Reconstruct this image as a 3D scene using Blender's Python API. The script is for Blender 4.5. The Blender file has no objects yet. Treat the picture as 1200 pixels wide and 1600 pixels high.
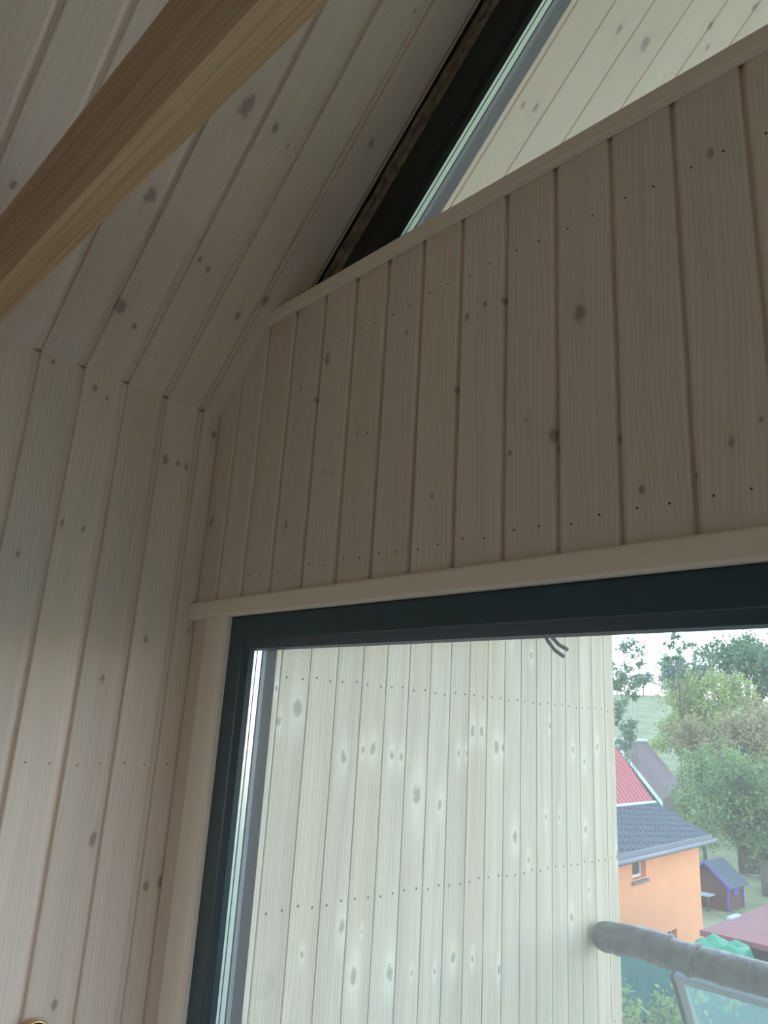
import bpy, math, random
import numpy as np
from mathutils import Vector, Matrix

# ------------------------------------------------------------------ camera
# All coordinates below are written relative to the camera's height; everything is lifted by H at the end (floor = 0).
H = 1.65
sc = bpy.context.scene
col = sc.collection
CR = (0.7022669531, 0.7095725471, 0.0576881875)
CU = (0.1563041350, -0.2327344689, 0.9598977468)
CF = (-0.6945431188, 0.6650875637, 0.2743508495)
cam_d = bpy.data.cameras.new('camera')
cam = bpy.data.objects.new('camera', cam_d)
cam.matrix_world = Matrix(((CR[0], CU[0], -CF[0], 0), (CR[1], CU[1], -CF[1], 0), (CR[2], CU[2], -CF[2], 0), (0, 0, 0, 1)))
cam_d.sensor_fit = 'VERTICAL'; cam_d.sensor_height = 24.0; cam_d.lens = 24.0 * 1152.24 / 1600
cam_d.clip_start = 0.02; cam_d.clip_end = 1000
col.objects.link(cam); sc.camera = cam

# ------------------------------------------------------------------ sky, exposure
SKY = 5.2
world = bpy.data.worlds.new('sky'); sc.world = world; world.use_nodes = True
nt = world.node_tree; nt.nodes.clear()
wo = nt.nodes.new('ShaderNodeOutputWorld'); bg = nt.nodes.new('ShaderNodeBackground')
tc = nt.nodes.new('ShaderNodeTexCoord'); sx = nt.nodes.new('ShaderNodeSeparateXYZ')
rp = nt.nodes.new('ShaderNodeValToRGB')
nt.links.new(tc.outputs['Generated'], sx.inputs[0]); nt.links.new(sx.outputs['Z'], rp.inputs[0])
nt.links.new(rp.outputs[0], bg.inputs[0]); nt.links.new(bg.outputs[0], wo.inputs[0])
e = rp.color_ramp.elements
e[0].position = 0.0; e[0].color = (1.0, 0.88, 0.76, 1)
e[1].position = 1.0; e[1].color = (0.28, 0.40, 0.58, 1)
for pos, c in ((0.035, (0.92, 0.92, 0.90, 1)), (0.10, (0.70, 0.86, 1.0, 1)), (0.45, (0.46, 0.60, 0.78, 1))):
    k = e.new(pos); k.color = c
bg.inputs[1].default_value = SKY
sc.view_settings.view_transform = 'Standard'; sc.view_settings.look = 'None'
sc.view_settings.gamma = 1.0; sc.view_settings.use_curve_mapping = False
sc.view_settings.exposure = 0.0
sc.cycles.diffuse_bounces = 8; sc.cycles.max_bounces = 16; sc.cycles.transparent_max_bounces = 16

def portal(name, cx, cy, cz, w, h, rot=(-math.pi / 2, 0, 0)):                 # guides sky light through a window; gives no light of its own
    d = bpy.data.lights.new(name, 'AREA'); d.shape = 'RECTANGLE'; d.size = w; d.size_y = h
    d.cycles.is_portal = True
    o = bpy.data.objects.new(name, d); col.objects.link(o)
    o.location = (cx, cy, cz); o.rotation_euler = rot      # faces into the room
portal('window_light', 0.2, 1.13, -0.7, 3.7, 1.95)
portal('gable_window_light', 0.43, 1.16, 1.9, 4.0, 1.9)
portal('added_window_portal', 2.72, -.85, -0.7, 3.5, 1.9, (math.pi / 2, 0, math.pi / 2))  # portal for the added side window

# ------------------------------------------------------------------ helpers
def tag(o, label=None, cat=None, group=None, kind=None):
    if label: o['label'] = label
    if cat: o['category'] = cat
    if group: o['group'] = group
    if kind: o['kind'] = kind
    return o

def empty(name, loc=(0, 0, 0), rz=0.0, label=None, cat=None, group=None, kind=None):
    o = bpy.data.objects.new(name, None); o.empty_display_size = 0.1; col.objects.link(o)
    o.location = loc; o.rotation_euler = (0, 0, rz)
    return tag(o, label, cat, group, kind)

class MB:
    def __init__(s): s.v = []; s.f = []
    def add(s, vs, fs):
        n = len(s.v); s.v += [tuple(p) for p in vs]; s.f += [tuple(i + n for i in f) for f in fs]; return s
    def box(s, a, b):
        x0, y0, z0 = a; x1, y1, z1 = b
        return s.add([(x0, y0, z0), (x1, y0, z0), (x1, y1, z0), (x0, y1, z0), (x0, y0, z1), (x1, y0, z1), (x1, y1, z1), (x0, y1, z1)],
                     [(3, 2, 1, 0), (4, 5, 6, 7), (0, 1, 5, 4), (1, 2, 6, 5), (2, 3, 7, 6), (3, 0, 4, 7)])
    def sweep(s, rings):                                 # list of equal-length closed rings, capped
        n = len(rings[0]); vs = [p for r in rings for p in r]; fs = []
        for i in range(len(rings) - 1):
            for j in range(n):
                k = (j + 1) % n
                fs.append((i * n + j, i * n + k, (i + 1) * n + k, (i + 1) * n + j))
        fs.append(tuple(range(n - 1, -1, -1))); fs.append(tuple((len(rings) - 1) * n + j for j in range(n)))
        return s.add(vs, fs)
    def tube(s, pts, rad, n=8):
        pts = [Vector(p) for p in pts]; rad = rad if isinstance(rad, (list, tuple)) else [rad] * len(pts)
        rings = []; ref = None
        for i, p in enumerate(pts):
            t = (pts[min(i + 1, len(pts) - 1)] - pts[max(i - 1, 0)]).normalized()
            if ref is None: ref = t.orthogonal().normalized()
            ref = (ref - t * ref.dot(t)).normalized(); b = t.cross(ref)
            rings.append([p + (ref * math.cos(2 * math.pi * k / n) + b * math.sin(2 * math.pi * k / n)) * rad[i] for k in range(n)])
        return s.sweep(rings)
    def slab(s, quad, off):                              # a plane quad thickened by the vector off
        q = [Vector(p) for p in quad]; o = Vector(off); n = len(q)
        vs = q + [p + o for p in q]
        fs = [tuple(range(n)), tuple(range(2 * n - 1, n - 1, -1))] + [((i + 1) % n, i, n + i, n + (i + 1) % n) for i in range(n)]
        return s.add(vs, fs)
    def mesh(s, name, mat=None, smooth=False):
        me = bpy.data.meshes.new(name); me.from_pydata(s.v, [], s.f)
        import bmesh
        bm = bmesh.new(); bm.from_mesh(me); bmesh.ops.recalc_face_normals(bm, faces=bm.faces[:]); bm.to_mesh(me); bm.free()
        if mat: me.materials.append(mat)
        if smooth:
            me.polygons.foreach_set('use_smooth', [True] * len(me.polygons)); me.update()
        return me
    def build(s, name, mat, parent=None, bevel=0.0, smooth=False, M=None, seg=2):
        o = bpy.data.objects.new(name, s.mesh(name, mat, smooth)); col.objects.link(o)
        if parent: o.parent = parent
        if M is not None: o.matrix_local = M
        if bevel:
            b = o.modifiers.new('bevel', 'BEVEL'); b.width = bevel; b.segments = seg; b.limit_method = 'ANGLE'; b.angle_limit = 0.6
        return o

def frame(O, U, V, N):
    return Matrix(((U[0], V[0], N[0], O[0]), (U[1], V[1], N[1], O[1]), (U[2], V[2], N[2], O[2]), (0, 0, 0, 1)))

# ------------------------------------------------------------------ materials
def newmat(name):
    m = bpy.data.materials.new(name); m.use_nodes = True
    return m, m.node_tree, m.node_tree.nodes['Principled BSDF']

def plain(name, colr, rough=0.6, metal=0.0, var=0.0, scale=8.0, spec=0.4, bump=0.0):
    m, t, p = newmat(name)
    p.inputs['Roughness'].default_value = rough; p.inputs['Metallic'].default_value = metal
    p.inputs['Specular IOR Level'].default_value = spec; p.inputs['Base Color'].default_value = (*colr, 1)
    if var or bump:
        tc = t.nodes.new('ShaderNodeTexCoord'); n = t.nodes.new('ShaderNodeTexNoise')
        n.inputs['Scale'].default_value = scale; n.inputs['Detail'].default_value = 5
        t.links.new(tc.outputs['Object'], n.inputs['Vector'])
        if var:
            r = t.nodes.new('ShaderNodeValToRGB'); t.links.new(n.outputs[0], r.inputs[0])
            r.color_ramp.elements[0].position = .3; r.color_ramp.elements[1].position = .7
            r.color_ramp.elements[0].color = (*[c * (1 - var) for c in colr], 1)
            r.color_ramp.elements[1].color = (*[min(1, c * (1 + var)) for c in colr], 1)
            t.links.new(r.outputs[0], p.inputs['Base Color'])
        if bump:
            b = t.nodes.new('ShaderNodeBump'); b.inputs['Strength'].default_value = bump; b.inputs['Distance'].default_value = 0.01
            t.links.new(n.outputs[0], b.inputs['Height']); t.links.new(b.outputs[0], p.inputs['Normal'])
    return m

def knot_group():
    g = bpy.data.node_groups.new('knot', 'ShaderNodeTree')
    for nm, ty in (('K', 'NodeSocketVector'), ('U', 'NodeSocketFloat'), ('V', 'NodeSocketFloat'), ('Wob', 'NodeSocketFloat')):
        g.interface.new_socket(nm, in_out='INPUT', socket_type=ty)
    for nm in ('Mask', 'Halo', 'Shift'):
        g.interface.new_socket(nm, in_out='OUTPUT', socket_type='NodeSocketFloat')
    N, Lk = g.nodes, g.links
    i = N.new('NodeGroupInput'); o = N.new('NodeGroupOutput')
    s = N.new('ShaderNodeSeparateXYZ'); Lk.new(i.outputs['K'], s.inputs[0])
    def M(op, a, b=None, c=None):
        n = N.new('ShaderNodeMath'); n.operation = op
        for k, x in enumerate((a, b, c)):
            if x is None: continue
            if isinstance(x, (int, float)): n.inputs[k].default_value = x
            else: Lk.new(x, n.inputs[k])
        return n.outputs[0]
    r = M('MAXIMUM', s.outputs[2], 0.0002)
    du = M('SUBTRACT', i.outputs['U'], s.outputs[0]); dv = M('SUBTRACT', i.outputs['V'], s.outputs[1])
    a = M('DIVIDE', du, M('MULTIPLY', r, 0.62)); b = M('DIVIDE', dv, r)
    d = M('SQRT', M('ADD', M('MULTIPLY', a, a), M('MULTIPLY', b, b)))
    d = M('ADD', d, M('MULTIPLY', i.outputs['Wob'], 1.3))
    mr = N.new('ShaderNodeMapRange'); mr.interpolation_type = 'SMOOTHSTEP'
    Lk.new(d, mr.inputs[0]); mr.inputs[1].default_value = 0.45; mr.inputs[2].default_value = 1.2; mr.inputs[3].default_value = 1; mr.inputs[4].default_value = 0
    b3 = M('MULTIPLY', b, 0.33); a2 = M('MULTIPLY', a, 0.6)
    e2 = M('ADD', M('MULTIPLY', a2, a2), M('MULTIPLY', b3, b3))
    halo = M('EXPONENT', M('MULTIPLY', e2, -1.0))
    sh = M('MULTIPLY', M('MULTIPLY', du, -0.6), halo)
    Lk.new(mr.outputs[0], o.inputs['Mask']); Lk.new(halo, o.inputs['Halo']); Lk.new(sh, o.inputs['Shift'])
    return g
KG_NODE = knot_group()

def wood(name, light, dark, knot, halo_col, contrast=0.5, rough=0.6, vary=0.10, tint=(1, 1, 1), bump=0.08, spec=0.3, halo=0.35, knot_amt=0.8, freq=90.0, nz=0.7):
    m, t, p = newmat(name); N, Lk = t.nodes, t.links
    p.inputs['Roughness'].default_value = rough; p.inputs['Specular IOR Level'].default_value = spec
    def M(op, a, b=None):
        n = N.new('ShaderNodeMath'); n.operation = op
        for k, x in enumerate((a, b)):
            if x is None: continue
            if isinstance(x, (int, float)): n.inputs[k].default_value = x
            else: Lk.new(x, n.inputs[k])
        return n.outputs[0]
    def mix(f, a, b, bt='MIX'):
        n = N.new('ShaderNodeMix'); n.data_type = 'RGBA'; n.blend_type = bt
        for sock, x in ((n.inputs[0], f), (n.inputs[6], a), (n.inputs[7], b)):
            if isinstance(x, (int, float)): sock.default_value = x
            elif isinstance(x, tuple): sock.default_value = (*x, 1)
            else: Lk.new(x, sock)
        return n.outputs[2]
    def noise(u, v, w, scale=1.0, detail=2.0, rgh=0.5):
        c = N.new('ShaderNodeCombineXYZ')
        for k, x in enumerate((u, v, w)): Lk.new(x, c.inputs[k]) if not isinstance(x, (int, float)) else setattr(c.inputs[k], 'default_value', x)
        n = N.new('ShaderNodeTexNoise'); n.inputs['Scale'].default_value = scale; n.inputs['Detail'].default_value = detail; n.inputs['Roughness'].default_value = rgh
        Lk.new(c.outputs[0], n.inputs['Vector']); return n.outputs[0]
    tc = N.new('ShaderNodeTexCoord'); sp = N.new('ShaderNodeSeparateXYZ'); Lk.new(tc.outputs['Object'], sp.inputs[0])
    u, v = M('ADD', sp.outputs[0], M('MULTIPLY', sp.outputs[2], nz)), sp.outputs[1]
    ri = N.new('ShaderNodeObjectInfo').outputs['Random']; rnd = M('MULTIPLY', ri, 61.0)
    wob = M('SUBTRACT', noise(M('MULTIPLY', u, 60.0), M('MULTIPLY', v, 60.0), rnd), 0.5)
    shift = None; mask = None; hl = None
    for s in 'abcd':
        a = N.new('ShaderNodeAttribute'); a.attribute_type = 'OBJECT'; a.attribute_name = 'knot_' + s
        g = N.new('ShaderNodeGroup'); g.node_tree = KG_NODE
        Lk.new(a.outputs['Vector'], g.inputs['K']); Lk.new(sp.outputs[0], g.inputs['U']); Lk.new(v, g.inputs['V']); Lk.new(wob, g.inputs['Wob'])
        mask = g.outputs['Mask'] if mask is None else M('MAXIMUM', mask, g.outputs['Mask'])
        hl = g.outputs['Halo'] if hl is None else M('MAXIMUM', hl, g.outputs['Halo'])
        shift = g.outputs['Shift'] if shift is None else M('ADD', shift, g.outputs['Shift'])
    bend = M('MULTIPLY', M('SUBTRACT', noise(M('MULTIPLY', u, 6.0), M('MULTIPLY', v, 1.3), rnd), 0.5), 0.05)
    ud = M('ADD', M('ADD', u, shift), bend)
    fine = noise(M('MULTIPLY', ud, freq * 4), M('MULTIPLY', v, 3.0), rnd, detail=3, rgh=0.6)
    ring = N.new('ShaderNodeMath'); ring.operation = 'SINE'
    Lk.new(M('ADD', M('MULTIPLY', ud, freq * 7), M('MULTIPLY', noise(M('MULTIPLY', ud, 22.0), M('MULTIPLY', v, .9), rnd), 26.0)), ring.inputs[0])
    ringv = M('ADD', M('MULTIPLY', ring.outputs[0], 0.5), 0.5)
    band = noise(M('MULTIPLY', ud, 22.0), M('MULTIPLY', v, 0.7), M('ADD', rnd, 7.0), detail=2)
    g = M('ADD', M('MULTIPLY', ringv, 0.20), M('ADD', M('MULTIPLY', fine, 0.6), M('MULTIPLY', band, 0.75)))
    mr = N.new('ShaderNodeMapRange'); Lk.new(g, mr.inputs[0]); mr.inputs[1].default_value = 0.42; mr.inputs[2].default_value = 1.12
    c = mix(M('MULTIPLY', mr.outputs[0], contrast), light, dark)
    c = mix(M('MULTIPLY', hl, halo), c, halo_col)
    c = mix(M('MULTIPLY', mask, knot_amt), c, knot)
    # each board is cut from another trunk: a little lighter, darker, pinker
    rr = M('FRACT', M('MULTIPLY', ri, 17.31))
    val = M('ADD', 1.0 - vary, M('MULTIPLY', ri, 2 * vary))
    hv = N.new('ShaderNodeHueSaturation'); Lk.new(c, hv.inputs['Color']); Lk.new(val, hv.inputs['Value'])
    Lk.new(M('ADD', 0.93, M('MULTIPLY', rr, 0.14)), hv.inputs['Saturation'])
    c = mix(M('MULTIPLY', rr, 0.5), hv.outputs[0], tint, 'MULTIPLY')
    Lk.new(c, p.inputs['Base Color'])
    if bump:
        bm = N.new('ShaderNodeBump'); bm.inputs['Strength'].default_value = bump; bm.inputs['Distance'].default_value = 0.002
        Lk.new(g, bm.inputs['Height']); Lk.new(bm.outputs[0], p.inputs['Normal'])
    return m

M_IN = wood('whitewashed_pine',  (0.865, 0.755, 0.685), (0.66, 0.54, 0.47), (0.22, 0.18, 0.17), (0.68, 0.58, 0.51), contrast=0.7, vary=0.05, tint=(1.0, 0.97, 0.95), knot_amt=0.62, halo=0.45)
M_TRIM = wood('pine_trim', (0.92, 0.81, 0.71), (0.80, 0.67, 0.56), (0.2, .16, .13), (0.6, .5, .4), contrast=0.4, vary=0.03)
M_EXT = wood('treated_pine', (0.76, 0.71, 0.57), (0.47, 0.39, 0.29), (0.36, 0.31, 0.25), (0.90, 0.88, 0.76), contrast=1.0, vary=0.06, tint=(1.0, 0.97, 0.95), halo=0.6, knot_amt=0.85, bump=0.03)
M_SOF = wood('soffit_pine', (0.93, 0.77, 0.63), (0.74, 0.56, 0.44), (0.34, 0.22, 0.17), (0.72, 0.56, 0.46), contrast=0.5, vary=0.05, tint=(1.0, 0.92, 0.88))
M_BEAM = wood('raw_pine_beam', (0.76, 0.55, 0.36), (0.40, 0.25, 0.14), (0.12, 0.07, 0.04), (0.5, 0.34, 0.2), contrast=1.0, vary=0.0, halo=0.2, freq=24.0, nz=4.0)
M_FLOOR = wood('floor_boards', (0.24, 0.20, 0.17), (0.16, 0.13, 0.11), (0.2, .12, .08), (0.5, .38, .26), contrast=0.6, vary=0.08)
M_DIM = wood('bounce_cutting_boards', (0.32, 0.24, 0.17), (0.2, 0.14, 0.09), (0.1, .07, .05), (0.25, .18, .12), contrast=0.6)  # for the unseen back wall, darkened to cut bounce light on the gable
M_CORE = plain('wall_core', (0.46, 0.38, 0.30), 0.8)
M_RENDER = plain('outside_wall_board', (0.42, 0.42, 0.38), 0.8)
M_ANTH = plain('anthracite_metal', (0.036, 0.076, 0.104), 0.30, 0.0, spec=0.6)
M_BLACKFR = plain('black_metal', (0.010, 0.013, 0.012), 0.45)
M_ANTH2 = plain('grey_outer_profile', (0.15, 0.17, 0.22), 0.4)
M_ALU = plain('aluminium_spacer', (0.75, 0.78, 0.78), 0.25, 0.9)
M_SEAL = plain('black_seal', (0.012, 0.012, 0.012), 0.6)
M_BLACK = plain('black_rubber', (0.02, 0.028, 0.035), 0.45)
M_NAIL = plain('dark_nail_head', (0.05, 0.042, 0.035), 0.5, 0.2)
M_FOIL = plain('crinkled_membrane_foil', (0.24, 0.21, 0.17), 0.25, 0.6, var=0.5, scale=30, bump=1.0)
M_DECK = plain('deck_boards', (0.55, 0.47, 0.38), 0.7, var=0.2)
M_BRASS = plain('brass', (0.70, 0.52, 0.24), 0.25, 1.0)
M_DARKGLASS = plain('dark_lens', (0.05, 0.045, 0.04), 0.08, 0.0, var=0.6, scale=25)
M_WRAP = plain('grey_wrapping_film', (0.12, 0.125, 0.12), 0.35, 0.0, var=0.35, scale=22, bump=1.0, spec=0.5)
M_WHITE = plain('white_painted_metal', (0.40, 0.46, 0.50), 0.4)
M_BRONZE = plain('bronze_profile', (0.10, 0.09, 0.08), 0.4)
M_ORANGE = plain('orange_render', (0.80, 0.35, 0.17), 0.85, var=0.05, scale=2)
M_ORANGE2 = plain('orange_reveal', (0.72, 0.30, 0.16), 0.85)
M_SLATE = None
M_REDROOF = plain('red_sheet_roof', (0.42, 0.11, 0.12), 0.6, var=0.08, scale=2)
M_VIOLET = plain('weathered_brown_roof', (0.17, 0.125, 0.13), 0.75, var=0.15, scale=3)
M_GUTTER = plain('grey_gutter', (0.17, 0.18, 0.20), 0.45)
M_FASCIA = plain('pale_blue_fascia', (0.60, 0.75, 0.80), 0.5)
M_MAROON = plain('maroon_boards', (0.13, 0.05, 0.045), 0.7, var=0.1)
M_PURPLE = plain('violet_paint', (0.10, 0.08, 0.36), 0.5)
M_ROOFBLUE = plain('grey_blue_felt', (0.08, 0.10, 0.125), 0.7, var=0.1)
M_DARKROOF = plain('dark_red_roof', (0.22, 0.055, 0.06), 0.55, var=0.12, scale=3)
M_GREENTARP = plain('green_tarpaulin', (0.03, 0.24, 0.13), 0.45, var=0.2, scale=6, bump=0.5)
M_SHEET = plain('pale_plastic_sheet', (0.38, 0.46, 0.50), 0.5, var=0.08)
M_NET = plain('teal_shade_netting', (0.035, 0.12, 0.11), 0.8, var=0.25, scale=3)
M_FENCE = plain('dark_fence_boards', (0.09, 0.075, 0.06), 0.8, var=0.2)
M_GRASS = plain('meadow_grass', (0.21, 0.225, 0.115), 0.9, var=0.35, scale=0.6)
M_BARK = plain('bark', (0.13, 0.11, 0.09), 0.9, var=0.2)
M_WINFR = plain('white_window_frame', (0.75, 0.76, 0.76), 0.4)
M_PANE = plain('dark_window_pane', (0.05, 0.06, 0.08), 0.08, spec=0.8)

def slate_mat():
    m, t, p = newmat('slate_shingles'); N, Lk = t.nodes, t.links
    p.inputs['Roughness'].default_value = 0.75; p.inputs['Specular IOR Level'].default_value = 0.25
    tc = N.new('ShaderNodeTexCoord'); mp = N.new('ShaderNodeMapping'); mp.inputs['Rotation'].default_value = (0, 0, 0.9)
    b = N.new('ShaderNodeTexBrick'); b.inputs['Scale'].default_value = 1.6; b.inputs['Mortar Size'].default_value = 0.05
    b.inputs['Color1'].default_value = (0.075, 0.092, 0.118, 1); b.inputs['Color2'].default_value = (0.095, 0.112, 0.135, 1); b.inputs['Mortar'].default_value = (0.012, 0.016, 0.022, 1)
    Lk.new(tc.outputs['Object'], mp.inputs[0]); Lk.new(mp.outputs[0], b.inputs[0]); Lk.new(b.outputs[0], p.inputs['Base Color'])
    return m
M_SLATE = slate_mat()

def glass_mat(name, tint, veil, veil_col=(0.9, 0.95, 0.95)):
    m = bpy.data.materials.new(name); m.use_nodes = True; t = m.node_tree; N, Lk = t.nodes, t.links; N.clear()
    o = N.new('ShaderNodeOutputMaterial'); tr = N.new('ShaderNodeBsdfTransparent'); gl = N.new('ShaderNodeBsdfGlossy')
    ge = N.new('ShaderNodeNewGeometry'); dt = N.new('ShaderNodeVectorMath'); dt.operation = 'DOT_PRODUCT'
    Lk.new(ge.outputs['Incoming'], dt.inputs[0]); Lk.new(ge.outputs['Normal'], dt.inputs[1])
    def M(op, a, b=None):
        n = N.new('ShaderNodeMath'); n.operation = op
        for k, x in enumerate((a, b)):
            if x is None: continue
            if isinstance(x, (int, float)): n.inputs[k].default_value = x
            else: Lk.new(x, n.inputs[k])
        return n.outputs[0]
    fac = M('ADD', M('MULTIPLY', M('POWER', M('SUBTRACT', 1.0, M('ABSOLUTE', dt.outputs['Value'])), 5.0), 0.5), 0.03)   # Schlick, same from both sides
    tl = N.new('ShaderNodeBsdfTranslucent'); m1 = N.new('ShaderNodeMixShader'); m2 = N.new('ShaderNodeMixShader')
    tr.inputs[0].default_value = (*tint, 1); gl.inputs['Roughness'].default_value = 0.0
    tl.inputs[0].default_value = (*veil_col, 1)
    Lk.new(fac, m1.inputs[0]); Lk.new(tr.outputs[0], m1.inputs[1]); Lk.new(gl.outputs[0], m1.inputs[2])
    m2.inputs[0].default_value = veil; Lk.new(m1.outputs[0], m2.inputs[1]); Lk.new(tl.outputs[0], m2.inputs[2]); Lk.new(m2.outputs[0], o.inputs[0])
    return m
M_GLASS = glass_mat('glare_veiled_glass', (0.985, 0.992, 0.988), 0.035, (0.95, 0.96, 0.96))  # translucent share imitates veiling glare over the view outside
M_GLASS2 = glass_mat('panel_glass', (0.80, 0.92, 0.88), 0.10, (0.6, 0.8, 0.8))

def leafmat(name, a, b):
    m, t, p = newmat(name); N, Lk = t.nodes, t.links
    p.inputs['Roughness'].default_value = 0.7; p.inputs['Specular IOR Level'].default_value = 0.2
    tc = N.new('ShaderNodeTexCoord'); n = N.new('ShaderNodeTexNoise'); n.inputs['Scale'].default_value = 1.3; n.inputs['Detail'].default_value = 6
    r = N.new('ShaderNodeValToRGB'); r.color_ramp.elements[0].position = .35; r.color_ramp.elements[1].position = .65
    r.color_ramp.elements[0].color = (*a, 1); r.color_ramp.elements[1].color = (*b, 1)
    Lk.new(tc.outputs['Object'], n.inputs['Vector']); Lk.new(n.outputs[0], r.inputs[0]); Lk.new(r.outputs[0], p.inputs['Base Color'])
    # thin leaves let some light through
    out = N['Material Output']; tl = N.new('ShaderNodeBsdfTranslucent'); mx = N.new('ShaderNodeMixShader'); mx.inputs[0].default_value = 0.3
    Lk.new(r.outputs[0], tl.inputs[0]); Lk.new(p.outputs[0], mx.inputs[1]); Lk.new(tl.outputs[0], mx.inputs[2]); Lk.new(mx.outputs[0], out.inputs[0])
    return m
L_APPLE = leafmat('apple_leaves', (0.13, 0.22, 0.10), (0.26, 0.36, 0.15))
L_YELLOW = leafmat('yellowing_leaves', (0.26, 0.34, 0.12), (0.44, 0.48, 0.20))
L_DARK = leafmat('dark_leaves', (0.10, 0.19, 0.12), (0.20, 0.30, 0.17))
L_BROWN = leafmat('reddening_leaves', (0.24, 0.24, 0.12), (0.38, 0.33, 0.18))
L_BLUE = leafmat('bluish_leaves', (0.16, 0.25, 0.22), (0.24, 0.33, 0.26))

# ------------------------------------------------------------------ boards
R2 = math.sqrt(0.5)
def sec_soft(w):       # softline board: rounded shoulders, tongue showing in the joint
    return [(0, -.0110), (.0010, -.0110), (.0014, -.0030), (.0026, -.0008), (.0048, 0), (.0100, 0),
            (w - .0210, 0), (w - .0180, -.0010), (w - .0130, -.0042), (w - .0072, -.0085), (w - .0060, -.0110), (w, -.0110)]
def sec_gable(w): return [(w - a, n) for a, n in reversed(sec_g0(w))]
def sec_g0(w):
    return [(0, -.0085), (.0014, -.0085), (.0018, -.0030), (.0030, -.0010), (.0050, 0), (.0100, 0),
            (w - .0150, 0), (w - .0125, -.0008), (w - .0085, -.0040), (w - .0045, -.0082), (w - .0036, -.0105), (w, -.0105)]
def sec_tight(w):      # outdoor cladding board: narrow open joint
    return [(0, -.008), (.0020, -.008), (.0021, -.0010), (.0034, 0), (w - .0034, 0), (w - .0021, -.0010), (w - .0020, -.008), (w, -.008)]
_cache = {}
def plank(parent, O, U, V, N, w, v0, v1, mat, knots=(), sec=sec_soft, thick=.0125, name='plank'):
    """v0/v1: start and end along the board, each a number or (at left edge, at right edge)."""
    a0, b0 = v0 if isinstance(v0, tuple) else (v0, v0); a1, b1 = v1 if isinstance(v1, tuple) else (v1, v1)
    key = (round(w, 4), round(a0, 4), round(b0, 4), round(a1, 4), round(b1, 4), mat.name, sec.__name__)
    me = _cache.get(key)
    if me is None:
        s = sec(w); s = s + [(w, -thick), (0, -thick)]
        mb = MB(); mb.sweep([[(x, a0 + (b0 - a0) * x / w, n) for x, n in s], [(x, a1 + (b1 - a1) * x / w, n) for x, n in s]])
        me = _cache[key] = mb.mesh(name, mat)
    o = bpy.data.objects.new(name, me); col.objects.link(o); o.parent = parent; o.matrix_local = frame(O, U, V, N)
    ks = [k for k in knots if -k[2] * .6 < k[0] < w + k[2] * .6][:4]
    for s, k in zip('abcd', ks): o['knot_' + s] = [float(x) for x in k]
    return o

def rnd_knots(rng, w, v0, v1, step=0.75):
    out = []; v = v0 + rng.uniform(0.1, step)
    while v < v1 and len(out) < 4:
        out.append((rng.uniform(0.015, w - 0.015), v, rng.choice((.006, .009, .012, .016)))); v += rng.uniform(.5, 1.5) * step
    return out

def joints(known, lo, hi, pitch):
    k = sorted(known)
    while k[0] - pitch > lo + .01: k.insert(0, k[0] - pitch)
    while k[-1] + pitch < hi - .01: k.append(k[-1] + pitch)
    return [lo] + k + [hi]

def nail_row(parent, pts, N, r=.0028, name='nail_heads', out=.0008):
    N = Vector(N); a = N.orthogonal().normalized(); b = N.cross(a); mb = MB()
    for p in pts:
        p = Vector(p)
        mb.sweep([[p - N * .001 + (a * math.cos(t) + b * math.sin(t)) * r for t in [k * math.pi / 3 for k in range(6)]],
                  [p + N * out + (a * math.cos(t) + b * math.sin(t)) * r * .8 for t in [k * math.pi / 3 for k in range(6)]]])
    o = mb.build(name, M_NAIL, parent); o['kind'] = 'stuff'; return o

XL, XR, XC = -1.747, 2.607, 0.43        # left wall, right wall, ridge
ZE = 0.809                              # eaves line (camera-relative)
ZF = -H                                 # floor
YB = -3.6                               # back wall
YG = 1.0                                # face of the gable boards
ZR = ZE + (XC - XL)
KG=[(-0.355,0.887,0.01),(-0.357,0.402,0.009),(-0.411,0.366,0.005),(-0.49,0.357,0.009),(-0.526,0.45,0.008),(-0.645,0.483,0.013),(-0.698,0.523,0.004),(-0.59,0.693,0.018),(-0.751,0.786,0.009),(-0.795,0.794,0.009),(-0.84,0.783,0.009),(-0.969,0.779,0.008),(-1.008,0.808,0.008),(-0.863,0.633,0.009),(-1.143,0.608,0.005),(-1.111,0.603,0.005),(-1.369,0.783,0.008),(-1.306,0.737,0.009),(-1.375,0.435,0.011),(-1.272,0.835,0.017),(-1.253,0.542,0.006),(-1.218,0.535,0.005),(-0.861,0.423,0.006),(-0.914,0.423,0.007),(-0.732,0.47,0.008),(-0.316,0.425,0.005),(-1.716,0.495,0.016),(-1.636,0.486,0.008),(-0.637,0.458,0.01),(-0.966,0.31,0.002)]
KL=[(0.858,0.638,0.015),(0.896,0.638,0.008),(0.921,0.636,0.011),(0.99,0.75,0.014),(0.644,0.764,0.01),(0.678,0.75,0.008),(0.625,0.409,0.009),(0.676,0.407,0.008),(0.541,0.318,0.009),(0.877,0.167,0.011),(0.914,0.164,0.01),(0.991,0.202,0.007),(0.661,-0.276,0.012),(0.691,-0.366,0.011),(0.82,-0.291,0.016),(0.909,-0.324,0.015),(0.881,-0.335,0.007),(1.006,-0.397,0.018),(0.968,-0.404,0.014),(0.535,0.794,0.008),(0.782,0.063,0.012),(0.79,-0.617,0.011)]
KC=[(0.726,0.675,0.029),(0.447,0.573,0.022),(0.181,0.622,0.022),(0.147,0.674,0.01),(0.359,0.772,0.011),(0.371,0.743,0.009),(0.286,0.901,0.014),(0.354,0.951,0.015),(0.723,0.757,0.013),(0.707,0.805,0.006),(0.916,0.794,0.009),(0.538,0.797,0.006),(0.325,0.318,0.012),(1.112,0.922,0.007),(0.825,0.993,0.013),(0.907,0.775,0.006)]
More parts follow.
